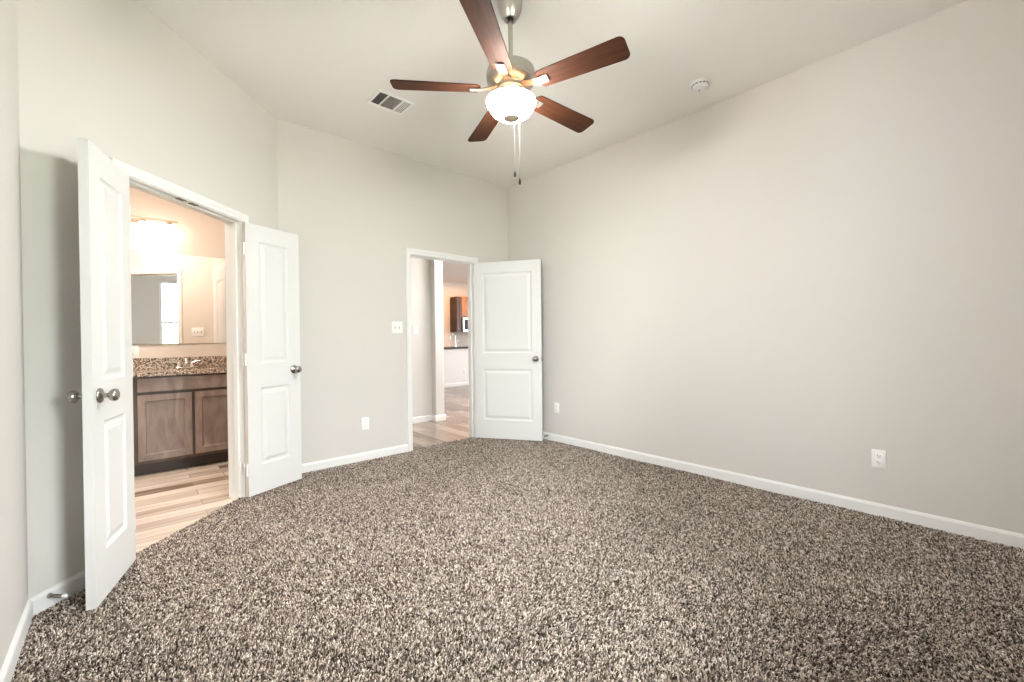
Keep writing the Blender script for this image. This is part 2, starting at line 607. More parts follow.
# ---- bathroom shell
BXL = -1.6
bm = bmesh.new(); bx(bm, BXL - TW, XBR + TW, YM, YM + TW, -.03, ZC2 + .02)
structure('wall_bathroom_back', bm, MT['warm_wall'], None, 'beige bathroom wall behind the vanity')
bm = bmesh.new(); bx(bm, XBR, XBR + 0.10, XBR + 3.0635 + .16, YM, -.03, ZC2 + .02)
structure('wall_bathroom_right', bm, MT['warm_wall'], None, 'beige bathroom side wall with a white door')
bm = bmesh.new(); bx(bm, BXL - TW, BXL, 1.2, YM, -.03, ZC2 + .02)
structure('wall_bathroom_left', bm, MT['warm_wall'], None, 'far bathroom side wall')
bm = bmesh.new(); bx(bm, BXL, XL - TW, 1.2, 1.2 + TW, -.03, ZC2 + .02)
structure('wall_bathroom_near', bm, MT['warm_wall'], None, 'near end wall of the bathroom')
bm = bmesh.new()                       # beige skin on the bathroom side of the angled wall
for u0, u1, z0, z1 in ((-2.05, BS0 - .018, -.03, ZC2), (BS1 + .018, .06, -.03, ZC2), (BS0 - .018, BS1 + .018, DH + .018, ZC2)):
    bx(bm, u0, u1, TW, TW + .01, z0, z1)
structure('wall_bathroom_front', bm, MT['warm_wall'], F_ang(), 'bathroom side of the angled wall')


def poly_slab(pts, z0, z1):
    bm = bmesh.new()
    a = [bm.verts.new((x, y, z0)) for x, y in pts]
    b = [bm.verts.new((x, y, z1)) for x, y in pts]
    n = len(pts)
    for k in range(n):
        bm.faces.new((a[k], a[(k + 1) % n], b[(k + 1) % n], b[k]))
    bm.faces.new(a[::-1])
    bm.faces.new(b)
    return bm


def off(s, o): 
    p = F_ang() @ Vector((s, -o, 0))
    return (p.x, p.y)


bfloor = [(BXL, 1.3), (XL - TW, 1.3), off(-1.93, -.045), off(.10, -.045), (XBR, YM), (BXL, YM)]
structure('floor_bathroom', poly_slab(bfloor, -.05, -.008), MT['bath_floor'], None, 'pale wood-look plank tile floor of the bathroom')
bceil = [(BXL, 1.2), (XL - TW, 1.2), off(-1.93, -.10), off(.10, -.10), (XBR + .05, YM), (BXL, YM)]
structure('ceiling_bathroom', poly_slab(bceil, ZC2, ZC2 + .05), MT['ceiling'], None, 'bathroom ceiling')

# ---- hall, living area and kitchen shell
HX0, HX1, HY1 = 1.05, 10.0, 10.75
structure('floor_hall', poly_slab([(HX0, YB + .06), (XR + TW, YB + .06), (HX1, YB + .06), (HX1, HY1), (HX0, HY1)], -.05, -.008), MT['hall_floor'], None,
          'brown wood-look plank tile floor running from hall to kitchen')
structure('ceiling_hall', poly_slab([(HX0, YB + TW), (HX1, YB + TW), (HX1, HY1), (HX0, HY1)], ZC2, ZC2 + .05), MT['ceiling'], None, 'ceiling of hall and kitchen')
bm = bmesh.new(); bx(bm, HX0, 3.255, YH, YH + TW, -.03, ZC2)
structure('wall_hall', bm, MT['wall'], None, 'pale hall wall seen through the open doorway')
bm = bmesh.new(); bx(bm, 3.255, 3.40, 5.25, 5.75, -.03, ZC2, .012, 2)
structure('wall_hall_end', bm, MT['wall'], None, 'narrow end of a wing wall beside the hall opening')
bm = bmesh.new(); bx(bm, HX0 - TW, HX0, YB + TW, YH + TW, -.03, ZC2)
structure('wall_hall_left', bm, MT['wall'], None, 'far end wall of the hall')
bm = bmesh.new(); bx(bm, 3.0, HX1, HY1, HY1 + TW, -.03, ZC2)
structure('wall_kitchen', bm, MT['warm_wall'], None, 'kitchen wall behind the cabinets')
bm = bmesh.new(); bx(bm, HX1, HX1 + TW, YB, HY1, -.03, ZC2)
structure('wall_living_right', bm, MT['wall'], None, 'side wall of the living area')
bm = bmesh.new(); bx(bm, 3.255, 3.37, 5.75, HY1, -.03, ZC2)
structure('wall_living_left', bm, MT['wall'], None, 'left wall of the living area')
bm = bmesh.new(); bx(bm, XR + TW, HX1, YB, YB + TW, -.03, ZC2)
structure('wall_living_front', bm, MT['wall'], None, 'near wall of the living area')

structure('roof', poly_slab([(-2.2, -0.95), (10.6, -0.95), (10.6, 11.2), (-2.2, 11.2)], 3.25, 3.35), MT['pad'], None, 'unseen slab added over the house to block sun leaks')  # unseen slab, keeps sun from leaking through gaps between ceilings
# ------------------------------------------------------------------ baseboards
BASE = [(0, -.03), (-.013, -.03), (-.013, .060), (-.010, .067), (-.006, .071), (-.006, .074), (0, .077)]
NB = [0]


def baseboard(name, u0, u1, frame, m0=0, m1=0):
    bm = bmesh.new()
    extrude_profile(bm, BASE, u0, u1, m0, m1)
    return structure(name, bm, MT['trim'], frame, 'white baseboard along the ' + name.split('_', 1)[1].replace('_', ' ') + ' wall')


t22 = math.tan(R(22.5))
baseboard('baseboard_back', X2, EX0 - .062, F_back(), -t22, 0)
baseboard('baseboard_back_corner', EX1 + .062, XR, F_back(), 0, 1)
baseboard('baseboard_right', -YB, -YREAR, F_right(), -1, 1)
baseboard('baseboard_left', YREAR, YL, F_left(), -1, t22)
baseboard('baseboard_rear', -XR, -XL, F_rear(), -1, 1)
baseboard('baseboard_angled', -(X2 - XL) / K, BS0 - .062, F_ang(), -t22, 0)
baseboard('baseboard_angled_corner', BS1 + .062, 0, F_ang(), 0, t22)
baseboard('baseboard_hall', HX0, 3.255, wall_frame(0, YH, 0))
bm = bmesh.new()
extrude_profile(bm, BASE, 3.255 - .013, 3.40 + .013)
ob = structure('baseboard_hall_end', bm, MT['trim'], wall_frame(0, 5.25, 0), 'white baseboard wrapped round the narrow wall end')
bm = bmesh.new(); extrude_profile(bm, BASE, -YH, -5.25)
structure('baseboard_hall_return', bm, MT['trim'], wall_frame(3.255, 0, R(-90)), 'short white baseboard beside the narrow wall end')
bm = bmesh.new(); extrude_profile(bm, BASE, 5.25, 5.75)
structure('baseboard_hall_side', bm, MT['trim'], wall_frame(3.40, 0, R(90)), 'white baseboard on the far side of the narrow wall end')

# ------------------------------------------------------------------ door frames


def casing_profile(w=.058):
    # (across, out) from the jamb edge outwards
    return [(0, 0), (0, -.008), (.006, -.0105), (.022, -.0115), (.030, -.0145), (.045, -.017), (.055, -.017), (w, -.012), (w, 0)]


def casing(name, u0, u1, h, frame, label, jamb_depth, stop_y, zb=-.012):
    """casing both sides, jamb and stop as one fixed trim; u0/u1 jamb faces, h head"""
    bm = bmesh.new()
    r = .005
    for side in (0, 1):
        def P(u, y, z):
            return bm.verts.new((u, y if side == 0 else jamb_depth - y, z))
        cp = casing_profile()
        loopsets = []
        for (a, o) in cp:
            loopsets.append([P(u0 - r + .0 - a, o, zb), P(u0 - r - a, o, h + r + a), P(u1 + r + a, o, h + r + a), P(u1 + r + a, o, zb)])
        n = len(cp)
        for i in range(n):
            A, B = loopsets[i], loopsets[(i + 1) % n]
            for k in range(3):
                bm.faces.new((A[k], A[k + 1], B[k + 1], B[k]))
    t = .018
    bx(bm, u0 - t, u0, 0, jamb_depth, zb, h + t)
    bx(bm, u1, u1 + t, 0, jamb_depth, zb, h + t)
    bx(bm, u0, u1, 0, jamb_depth, h, h + t)
    bx(bm, u0, u0 + .011, stop_y, stop_y + .035, zb, h)
    bx(bm, u1 - .011, u1, stop_y, stop_y + .035, zb, h)
    bx(bm, u0 + .011, u1 - .011, stop_y, stop_y + .035, h - .011, h)
    return structure(name, bm, MT['trim'], frame, label)


JD = TW + .010
trim_b = casing('trim_1', BS0, BS1, DH, F_ang(), 'white casing round the bathroom double doorway', JD, .040)
trim_e = casing('trim_2', EX0, EX1, DH, F_back(), 'white casing round the hall doorway', TW, .040)
# ball-catch strike plates in the bathroom head jamb
for s in (-.985, -.885):
    bm = bmesh.new()
    bx(bm, s - .028, s + .028, .004, .034, DH - .0045, DH - .0002)
    lathe(bm, [(0, -.006), (.006, -.004), (.008, 0)], 12, Matrix.Translation(Vector((s, .019, DH - .002))))
    p = obj('strike_plate', bm, MT['aged'], None, None, F_ang())
    p.parent = trim_b
    p.matrix_parent_inverse = trim_b.matrix_world.inverted()

# ------------------------------------------------------------------ doors


def leaf_bm(w, h, t, side, stile=.105, rails=(.215, .80, .985, .125)):
    bm = bmesh.new()
    bot, l0, l1, top = rails
    xs = [0, stile, w - stile, w]
    zs = [0, bot, l0, l1, h - top, h]
    prof = [(0, 0), (.004, .004), (.010, .0085), (.016, .0095), (.024, .0095), (.036, .0055), (.048, .0015)]
    for face in (0, 1):
        def P(x, d, z):
            y = d if face == 0 else t - d
            return bm.verts.new((x, side * y, z))
        for i in range(3):
            for j in range(5):
                x0, x1, z0, z1 = xs[i], xs[i + 1], zs[j], zs[j + 1]
                if i == 1 and j in (1, 3):
                    prev = None
                    for ins, d in prof:
                        ring = [P(x0 + ins, d, z0 + ins), P(x1 - ins, d, z0 + ins), P(x1 - ins, d, z1 - ins), P(x0 + ins, d, z1 - ins)]
                        if prev:
                            for k in range(4):
                                bm.faces.new((prev[k], prev[(k + 1) % 4], ring[(k + 1) % 4], ring[k]))
                        prev = ring
                    bm.faces.new(prev)
                else:
                    bm.faces.new([P(x0, 0, z0), P(x1, 0, z0), P(x1, 0, z1), P(x0, 0, z1)])
    for x0, x1, z0, z1 in ((0, 0, 0, h), (w, w, 0, h)):
        bm.faces.new([bm.verts.new((x0, y, z)) for y, z in ((0, z0), (side * t, z0), (side * t, z1), (0, z1))])
    for z in (0, h):
        bm.faces.new([bm.verts.new((x, y, z)) for x, y in ((0, 0), (w, 0), (w, side * t), (0, side * t))])
    bmesh.ops.remove_doubles(bm, verts=bm.verts[:], dist=1e-5)
    return bm


KNOB = [(.034, 0), (.034, .004), (.030, .009), (.016, .012), (.0115, .016), (.0105, .030), (.013, .034), (.022, .038), (.0275, .046), (.0285, .054), (.025, .062), (.016, .067), (0, .0685)]


def door(n, w, frame, side, label, knob_z=.920, h=2.035, hinge_z=(.20, 1.02, 1.84), knobs=(0, 1), latch=True, setback=.062):
    t = .035
    bm = leaf_bm(w, h, t, side)
    d = structure('door_%d' % n, bm, MT['door'], frame, label)
    for k in knobs:
        bm = bmesh.new()
        y, dy = (0, -side) if k == 0 else (side * t, side)
        lathe(bm, KNOB, 24, axis_matrix((w - setback, y, knob_z), (0, dy, 0)))
        obj('door_knob', bm, MT['nickel'], d, 40)
    if latch:
        bm = bmesh.new()
        bx(bm, w - .001, w + .0015, side * .006, side * .029, knob_z - .028, knob_z + .028)
        bx(bm, w, w + .009, side * .012, side * .023, knob_z - .007, knob_z + .007, .003)
        obj('latch_plate', bm, MT['nickel'], d)
    for z in hinge_z:
        bm = bmesh.new()
        # white painted hinge: knuckle barrel at the pivot and a leaf on the door edge
        lathe(bm, [(.0065, z - .046), (.0065, z + .046)], 12, Matrix.Translation(Vector((-.006, side * (t + .004), 0))))
        bx(bm, -.002, .0, side * .004, side * (t + .002), z - .045, z + .045)
        bx(bm, -.016, -.002, side * .002, side * .004, z - .045, z + .045)
        obj('hinge', bm, MT['trim'], d, 40)
    return d


def leaf_frame(px_, py_, ang_):
    return Matrix.Translation(Vector((px_, py_, .009))) @ Matrix.Rotation(ang_, 4, 'Z')


door(1, .460, leaf_frame(.018, 3.032, math.atan2(-.9575, -.2885)), -1, 'white two-panel bathroom leaf swung toward the left wall, near edge facing the viewer', latch=False)
door(2, .458, leaf_frame(.655, 3.655, R(24.3)), 1, 'white two-panel bathroom leaf opened flat toward the back wall')
door(3, .795, leaf_frame(3.012, 4.003, math.atan2(-.845, .535)), 1, 'white two-panel hall door opened into the far corner', hinge_z=(.20, 1.02, 1.84))

# closed door on the bathroom side wall (seen in the mirror)
FB = wall_frame(XBR, 0, R(-90))
dy0, dy1 = 4.335, 4.335 + .62
bm = leaf_bm(.62, 2.028, .02, 1)
d4 = structure('door_4', bm, MT['door'], FB @ Matrix.Translation(Vector((-dy1, -.012, .004))), 'white panel door on the bathroom side wall, seen in the mirror')
bm = bmesh.new()
lathe(bm, KNOB, 24, axis_matrix((.06, 0, .92), (0, -1, 0)))
obj('door_knob', bm, MT['nickel'], d4, 40)
bm = bmesh.new()
cp = casing_profile()
ls = [[bm.verts.new(p) for p in ((-dy1 - .004 - a, o, -.008), (-dy1 - .004 - a, o, 2.036 + a), (-dy0 + .004 + a, o, 2.036 + a), (-dy0 + .004 + a, o, -.008))] for a, o in cp]
for i in range(len(cp)):
    A, B = ls[i], ls[(i + 1) % len(cp)]
    for k in range(3):
        bm.faces.new((A[k], A[k + 1], B[k + 1], B[k]))
structure('trim_3', bm, MT['trim'], FB, 'white casing of the bathroom side door')

# ------------------------------------------------------------------ rear window


def window(n, wf, u0, u1, label):
    bm = bmesh.new()
    fw = .045
    for a, b in ((u0, u0 + fw), (u1 - fw, u1)):
        bx(bm, a, b, .03, .09, WZ0, WZ1, .004)
    a, b = u0 + fw, u1 - fw
    bx(bm, a, b, .03, .09, WZ0, WZ0 + fw, .004)
    bx(bm, a, b, .03, .09, WZ1 - fw, WZ1, .004)
    bx(bm, a, b, .04, .085, 1.55, 1.60, .004)
    win = structure('window_%d' % n, bm, MT['trim'], wf, label)
    bm = bmesh.new(); bx(bm, u0 - .05, u1 + .05, -.03, .03, WZ0 - .025, WZ0, .005)
    obj('window_sill', bm, MT['trim'], win)
    for z0, z1 in ((WZ0 + fw, 1.55), (1.60, WZ1 - fw)):
        bm = bmesh.new(); bx(bm, a, b, .060, .064, z0, z1)
        obj('pane', bm, MT['pane'], win)


window(1, F_rear(), -WX1, -WX0, 'white single-hung window behind the viewer, mirrored in the bathroom')
window(2, F_left(), LY0, LY1, 'unseen white window added in the left wall to brighten the right wall')  # added window, out of view, lights the right wall
bm = bmesh.new(); bx(bm, -30, 34, -40, YREAR - TW - .02, -.35, -.25); bx(bm, -30, XL - TW - .02, YREAR - TW - .02, 1.18, -.35, -.25)
structure('ground', bm, MT['lawn'], None, 'concrete patio outside the window')
# clipped hedge outside
random.seed(3)
bm = bmesh.new()
bmesh.ops.create_cube(bm, size=1)
bmesh.ops.subdivide_edges(bm, edges=bm.edges[:], cuts=14, use_grid_fill=True)
for v in bm.verts:
    v.co = Vector((v.co.x * 14 + .8, v.co.y * 1.0 - 8.0, (v.co.z + .5) * 1.95 - .25)) + Vector([random.uniform(-.06, .06) for _ in range(3)])
tag(obj('hedge', bm, MT['hedge'], None, 60), 'green hedge outside the window, glimpsed in the bathroom mirror', 'hedge')

# ------------------------------------------------------------------ ceiling fan
FC = Vector((1.577, 1.737, 0))
fan = thing('ceiling_fan', (FC.x, FC.y, ZC), 'five-bladed ceiling fan with cherry blades, nickel motor and lit glass bowl', 'ceiling fan')
Z0 = -ZC


def fl(prof): return [(r, z + Z0) for r, z in prof]


bm = bmesh.new()
lathe(bm, fl([(.066, ZC - .0005), (.066, ZC - .065), (.064, ZC - .092), (.055, ZC - .120), (.045, ZC - .139), (.038, ZC - .147), (.036, ZC - .153), (.031, ZC - .155)]), 40, cap1=False)
lathe(bm, fl([(.031, ZC - .155), (.021, ZC - .149), (.019, ZC - .125)]), 40, cap0=False)
obj('canopy', bm, MT['nickel_soft'], fan, 35)
bm = bmesh.new()
lathe(bm, fl([(.0125, ZC - .12), (.0125, 2.655)]), 20)
obj('downrod', bm, MT['nickel_soft'], fan, 35)
bm = bmesh.new()
lathe(bm, fl([(.020, 2.672), (.022, 2.640), (.05, 2.634), (.116, 2.632), (.127, 2.628), (.130, 2.621), (.130, 2.607), (.134, 2.604), (.134, 2.576), (.130, 2.573), (.129, 2.562), (.120, 2.554), (.088, 2.541), (.074, 2.537)]), 48)
obj('motor_housing', bm, MT['nickel_soft'], fan, 35)
bm = bmesh.new()
lathe(bm, fl([(.074, 2.538), (.074, 2.522), (.066, 2.516), (.060, 2.500), (.060, 2.480), (.085, 2.474), (.085, 2.464)]), 40)
obj('light_fitter', bm, MT['nickel_soft'], fan, 35)
bm = bmesh.new()
outer = [(.133, 2.460), (.134, 2.452), (.131, 2.441), (.122, 2.422), (.106, 2.399), (.083, 2.381), (.052, 2.370), (.022, 2.368)]
lathe(bm, fl(outer), 56, cap0=False, cap1=False)
n_out = len(bm.faces)
lathe(bm, fl([(.133, 2.460), (.129, 2.460)] + [(r - .004, z + .003) for r, z in outer[1:]]), 56, cap0=False, cap1=False)
bm.faces.ensure_lookup_table()
for f in bm.faces[n_out:]:
    f.material_index = 1
bowl = obj('glass_bowl', bm, (MT['globe'], MT['plastic']), fan, 60)
bm = bmesh.new()
lathe(bm, fl([(.004, 2.48), (.004, 2.374), (.038, 2.373), (.044, 2.370), (.043, 2.365), (.028, 2.360), (.010, 2.358), (.007, 2.353), (.008, 2.349), (0, 2.345)]), 32)
obj('finial', bm, MT['bronze'], fan, 40)


def blade_mesh():
    """outline in x (radial), y (chord), rounded corners"""
    r0, r1 = .165, .643
    w0, w1 = .056, .068
    pts = []

    def corner(cx, cy, rr, a0, a1, n=6):
        for k in range(n + 1):
            a = a0 + (a1 - a0) * k / n
            pts.append((cx + rr * math.cos(a), cy + rr * math.sin(a)))
    q = .030
    corner(r1 - q, w1 - q, q, R(90), R(0))
    corner(r1 - q, -w1 + q, q, R(0), R(-90))
    q = .034
    corner(r0 + q, -w0 + q, q, R(-90), R(-180))
    corner(r0 + q, w0 - q, q, R(180), R(90))
    bm = bmesh.new()
    a = [bm.verts.new((x, y, .003)) for x, y in pts]
    b = [bm.verts.new((x, y, -.003)) for x, y in pts]
    n = len(pts)
    for k in range(n):
        bm.faces.new((a[k], a[(k + 1) % n], b[(k + 1) % n], b[k]))
    bm.faces.new(a)
    bm.faces.new(b[::-1])
    return bm


def iron_bm():
    bm = bmesh.new()
    # tapering arm from the hub, dropping under the blade and ending square
    sec = [(.062, .020, .012), (.095, .021, .009), (.135, .022, -.004), (.165, .024, -.0095), (.225, .022, -.0095)]
    rings = []
    for x, w, z in sec:
        rings.append([bm.verts.new((x, y, zz)) for y, zz in ((-w, z), (w, z), (w * .86, z + .006), (-w * .86, z + .006))])
    for p, q in zip(rings, rings[1:]):
        for k in range(4):
            bm.faces.new((p[k], p[(k + 1) % 4], q[(k + 1) % 4], q[k]))
    bm.faces.new(rings[0][::-1])
    bm.faces.new(rings[-1])
    for x, y in ((.18, -.012), (.18, .012), (.21, 0)):
        lathe(bm, [(0, -.0125), (.004, -.0115), (.005, -.0095)], 10, Matrix.Translation(Vector((x, y, 0))))
    return bm


for k in range(5):
    a = R(-74 + 72 * k)
    fr = Matrix.Translation(Vector((0, 0, 2.522 - ZC))) @ Matrix.Rotation(a, 4, 'Z') @ Matrix.Rotation(R((0, .6, .2, -1.0, -2.6)[k]), 4, 'Y') @ Matrix.Rotation(R(-12), 4, 'X')
    if k == 0:
        b = obj('fan_blade', blade_mesh(), MT['blade'], fan)
        bi = obj('blade_iron', iron_bm(), MT['iron'], b)
        tag(b, 'cherry-stained wooden blade'); tag(bi, 'brushed nickel blade arm')
        b0, bi0 = b, bi
    else:
        b = b0.copy(); COL.objects.link(b); b.parent = fan
        bi = bi0.copy(); COL.objects.link(bi); bi.parent = b
    b.matrix_local = fr
    bi.matrix_local = Matrix()

for (lat, zb) in ((.018, 2.105), (.046, 2.060)):
    dx, dy = .0615 * .669 + lat * .743 / 2.45, .0615 * .743 - lat * .669 / 2.45
    bm = bmesh.new()
    top = 2.492
    tube(bm, [(dx * .9, dy * .9, top - ZC), (dx * 2.35, dy * 2.35, 2.474 - ZC), (dx * 2.45, dy * 2.45, 2.455 - ZC), (dx * 2.45, dy * 2.45, zb + .03 - ZC)], .0006, 6)
    ch = obj('pull_chain', bm, MT['chain'], fan, 40)
    bm = bmesh.new()
    lathe(bm, [(0, .036), (.004, .034), (.0065, .024), (.008, .010), (.0065, .001), (0, 0)], 14, Matrix.Translation(Vector((dx * 2.45, dy * 2.45, zb - ZC))))
    tag(obj('fob', bm, MT['fob'], ch, 40), 'small dark wooden pull fob')

bulb = point_light('fan_bulb', (FC.x, FC.y, 2.446), 13, (1.0, 0.50, 0.22), .03)

# ------------------------------------------------------------------ ceiling vent, smoke detector
vent = thing('air_vent', (1.585, 3.175, ZC), 'white three-way louvred ceiling register left of the fan', 'air vent')
hw, hd = .152, .116
bm = bmesh.new()
FRAME = .024
zt, zb_ = 0, -.008
for (x0, x1, y0, y1) in ((-hw, hw, -hd, -hd + FRAME), (-hw, hw, hd - FRAME, hd), (-hw, -hw + FRAME, -hd + FRAME, hd - FRAME), (hw - FRAME, hw, -hd + FRAME, hd - FRAME),
                         (-.062, -.050, -hd + FRAME, hd - FRAME), (.058, .070, -hd + FRAME, hd - FRAME)):
    bx(bm, x0, x1, y0, y1, zb_, -.0005, .002)
obj('frame', bm, MT['plastic'], vent)
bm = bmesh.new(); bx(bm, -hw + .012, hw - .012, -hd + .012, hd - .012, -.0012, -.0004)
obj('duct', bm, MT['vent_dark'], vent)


def slat(x0, y0, x1, y1, tilt_x, tilt_y):
    bm = bmesh.new()
    d = Vector((x1 - x0, y1 - y0, 0)).normalized()
    nrm = Vector((tilt_x, tilt_y, 0))
    p = [Vector((x0, y0, -.0075)), Vector((x1, y1, -.0075))]
    up = Vector((0, 0, .0062)) + nrm * .0052
    th = Vector((0, 0, .0008))
    vs0 = [p[0], p[1], p[1] + up, p[0] + up]
    a = [bm.verts.new(v) for v in vs0]
    b = [bm.verts.new(v + th) for v in vs0]
    for k in range(4):
        bm.faces.new((a[k], a[(k + 1) % 4], b[(k + 1) % 4], b[k]))
    bm.faces.new(a[::-1]); bm.faces.new(b)
    obj('slat', bm, MT['plastic'], vent)


iy = hd - FRAME
for k in range(4):
    x = -hw + FRAME + .008 + k * .0165
    slat(x, -iy, x, iy, 1, 0)
for k in range(11):
    y = -iy + .010 + k * .0165
    slat(-.050, y, .058, y, 0, 1)
for k in range(4):
    x = .075 + k * .0145
    slat(x, -iy, x, iy, -1, 0)

sd = thing('smoke_detector', (3.205, 1.427, ZC), 'round white smoke detector on the ceiling near the right wall', 'smoke detector')
bm = bmesh.new()
lathe(bm, [(.068, -.0005), (.068, -.010), (.064, -.013)], 40)
obj('mounting_base', bm, MT['plastic'], sd, 35)
bm = bmesh.new()
lathe(bm, [(.060, -.013), (.060, -.018), (.058, -.030), (.050, -.038), (.034, -.041), (.032, -.039), (.014, -.039), (.012, -.0415), (0, -.042)], 40)
obj('cover', bm, MT['plastic'], sd, 35)
bm = bmesh.new()
for k in range(14):
    a = 2 * math.pi * k / 14
    m4 = Matrix.Rotation(a, 4, 'Z')
    vs_ = bx(bm, .0585, .0605, -.009, .009, -.027, -.021)
    for v in vs_:
        v.co = m4 @ v.co
obj('vent_slots', bm, MT['slot'], sd)
bm = bmesh.new()
lathe(bm, [(.005, -.040), (.005, -.043), (0, -.0435)], 14, Matrix.Translation(Vector((.02, .016, 0))))
obj('test_button', bm, MT['slot'], sd)

# ------------------------------------------------------------------ outlets and switches


def plate(w, h, parent):
    bm = bmesh.new()
    bx(bm, -w / 2, w / 2, -.006, -.0003, -h / 2, h / 2, .003, 2)
    return obj('cover_plate', bm, MT['plastic'], parent, 40)


def outlet(frame, label, w=.074, h=.120, group=None):
    o = thing('wall_outlet', frame, label, 'outlet', group)
    plate(w, h, o)
    for dz in (.021, -.021):
        bm = bmesh.new()
        bx(bm, -.0165, .0165, -.0085, -.0055, dz - .0145, dz + .0145, .004, 2)
        r_ = obj('receptacle', bm, MT['plastic'], o, 40)
        bm = bmesh.new()
        bx(bm, -.0075, -.0050, -.0089, -.0083, dz - .002, dz + .008)
        bx(bm, .0050, .0075, -.0089, -.0083, dz - .001, dz + .007)
        lathe(bm, [(.0028, 0), (.0028, .0006)], 10, axis_matrix((0, -.0083, dz - .008), (0, -1, 0)))
        obj('slots', bm, MT['slot'], r_)
    bm = bmesh.new()
    lathe(bm, [(.003, 0), (.003, .0012), (0, .0016)], 10, axis_matrix((0, -.006, 0), (0, -1, 0)))
    obj('screw', bm, MT['plastic'], o)
    return o


def switch(frame, gangs, label, rocker=False):
    o = thing('light_switch', frame, label, 'light switch')
    w = .072 + .046 * (gangs - 1)
    plate(w, .118, o)
    for g in range(gangs):
        x = (g - (gangs - 1) / 2) * .046
        bm = bmesh.new()
        if rocker:
            bx(bm, x - .0165, x + .0165, -.009, -.0055, -.033, .033, .002)
            obj('rocker', bm, MT['plastic'], o)
        else:
            bx(bm, x - .0052, x + .0052, -.0075, -.0055, -.012, .012)
            s_ = obj('toggle_slot', bm, MT['slot'], o)
            bm = bmesh.new()
            vs_ = bx(bm, x - .0042, x + .0042, -.018, -.005, -.004, .006)
            for v in vs_:
                if v.co.y < -.01:
                    v.co.z += .006
            obj('toggle', bm, MT['plastic'], o)
    return o


outlet(F_right(.464, .362), 'white duplex outlet low on the right wall near the right edge of the picture')
outlet(F_right(3.231, .375), 'white duplex outlet low on the right wall beside the open hall door')
outlet(F_back(1.702, .354), 'white duplex outlet low on the back wall left of the hall doorway')
switch(F_back(2.050, 1.289), 2, 'white double toggle switch plate left of the hall doorway')
switch(wall_frame(0, YH, 0, 3.005, 1.30), 1, 'white single rocker switch on the hall wall seen through the doorway', True)
outlet(F_mirror(.045, 1.075), 'white outlet just under the bathroom mirror')
sw3 = switch(wall_frame(X2, YB, R(45)) @ Matrix.Translation(Vector((-.20, TW + .010, 1.29))) @ Matrix.Rotation(R(180), 4, 'Z'), 3,
             'white triple switch plate seen in the bathroom mirror')

# ------------------------------------------------------------------ door stops


def door_stop(frame, label, dx=0.0, length=.075):
    o = thing('door_stop', frame, label, 'door stop')
    y0 = -.013
    bm = bmesh.new()
    lathe(bm, [(.011, 0), (.011, .004), (.007, .010)], 16, axis_matrix((0, y0, 0), (dx, -1, 0)))
    obj('base', bm, MT['nickel'], o, 40)
    bm = bmesh.new()
    d = Vector((dx, -1, 0)).normalized()
    side = Vector((1, dx, 0)).normalized()
    n = 90
    pts = []
    for k in range(n + 1):
        a = 2 * math.pi * 9 * k / n
        pts.append(Vector((0, y0, 0)) + d * (.006 + (length - .014) * k / n) + (side * math.cos(a) + Vector((0, 0, 1)) * math.sin(a)) * .0062)
    tube(bm, pts, .0017, 6)
    obj('spring', bm, MT['nickel'], o, 60)
    bm = bmesh.new()
    lathe(bm, [(.0075, length - .010), (.009, length - .006), (.009, length + .004), (.006, length + .008), (0, length + .009)], 16, axis_matrix((0, y0, 0), (dx, -1, 0)))
    obj('rubber_tip', bm, MT['rubber'], o, 40)


door_stop(F_ang(-1.765, .050), 'spring door stop on the baseboard in the left corner')
door_stop(F_right(3.37, .045), 'spring door stop on the right-wall baseboard beside the hall door')

# ------------------------------------------------------------------ bathroom vanity


def shaker_bm(x0, x1, y0, z0, z1, rail=.052, t=.019):
    """shaker front: flat frame, bevelled step, recessed flat panel"""
    bm = bmesh.new()

    def ring(i, d): return [bm.verts.new(p) for p in ((x0 + i, y0 + d, z0 + i), (x1 - i, y0 + d, z0 + i), (x1 - i, y0 + d, z1 - i), (x0 + i, y0 + d, z1 - i))]
    rs = [ring(0, t), ring(0, .002), ring(.002, 0), ring(rail, 0), ring(rail + .009, .012)]
    for a, b in zip(rs, rs[1:]):
        for k in range(4):
            bm.faces.new((a[k], a[(k + 1) % 4], b[(k + 1) % 4], b[k]))
    bm.faces.new(rs[-1])
    bm.faces.new(rs[0][::-1])
    return bm


def slab_front(x0, x1, y0, z0, z1, t=.019):
    bm = bmesh.new()
    bx(bm, x0, x1, y0, y0 + t, z0, z1, .003, 2)
    return bm


YF = 4.905                           # face of the doors
VX0, VX1 = .030, XBR - .002


def base_cabinet(x0, x1, label, doors, drawers):
    o = thing('vanity_cabinet', ((x0 + x1) / 2, YF + .25, 0), label, 'cabinet')
    ox, oy = (x0 + x1) / 2, YF + .25

    def sh(bm):
        bmesh.ops.translate(bm, verts=bm.verts[:], vec=(-ox, -oy, 0))
        return bm
    bm = bmesh.new()
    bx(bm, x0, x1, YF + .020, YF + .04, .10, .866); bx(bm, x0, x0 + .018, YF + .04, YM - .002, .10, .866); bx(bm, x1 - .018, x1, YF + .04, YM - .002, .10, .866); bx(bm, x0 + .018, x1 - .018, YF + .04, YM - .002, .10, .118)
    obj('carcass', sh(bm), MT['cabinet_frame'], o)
    bm = bmesh.new(); bx(bm, x0, x1, YF + .085, YM - .005, -.008, .10)
    obj('toe_kick', sh(bm), MT['cabinet_dark'], o)
    for a, b, c, d in doors:
        obj('door', sh(shaker_bm(a, b, YF, c, d)), MT['cabinet'], o)
    for a, b, c, d in drawers:
        obj('drawer', sh(slab_front(a, b, YF, c, d)), MT['cabinet'], o)
    return o


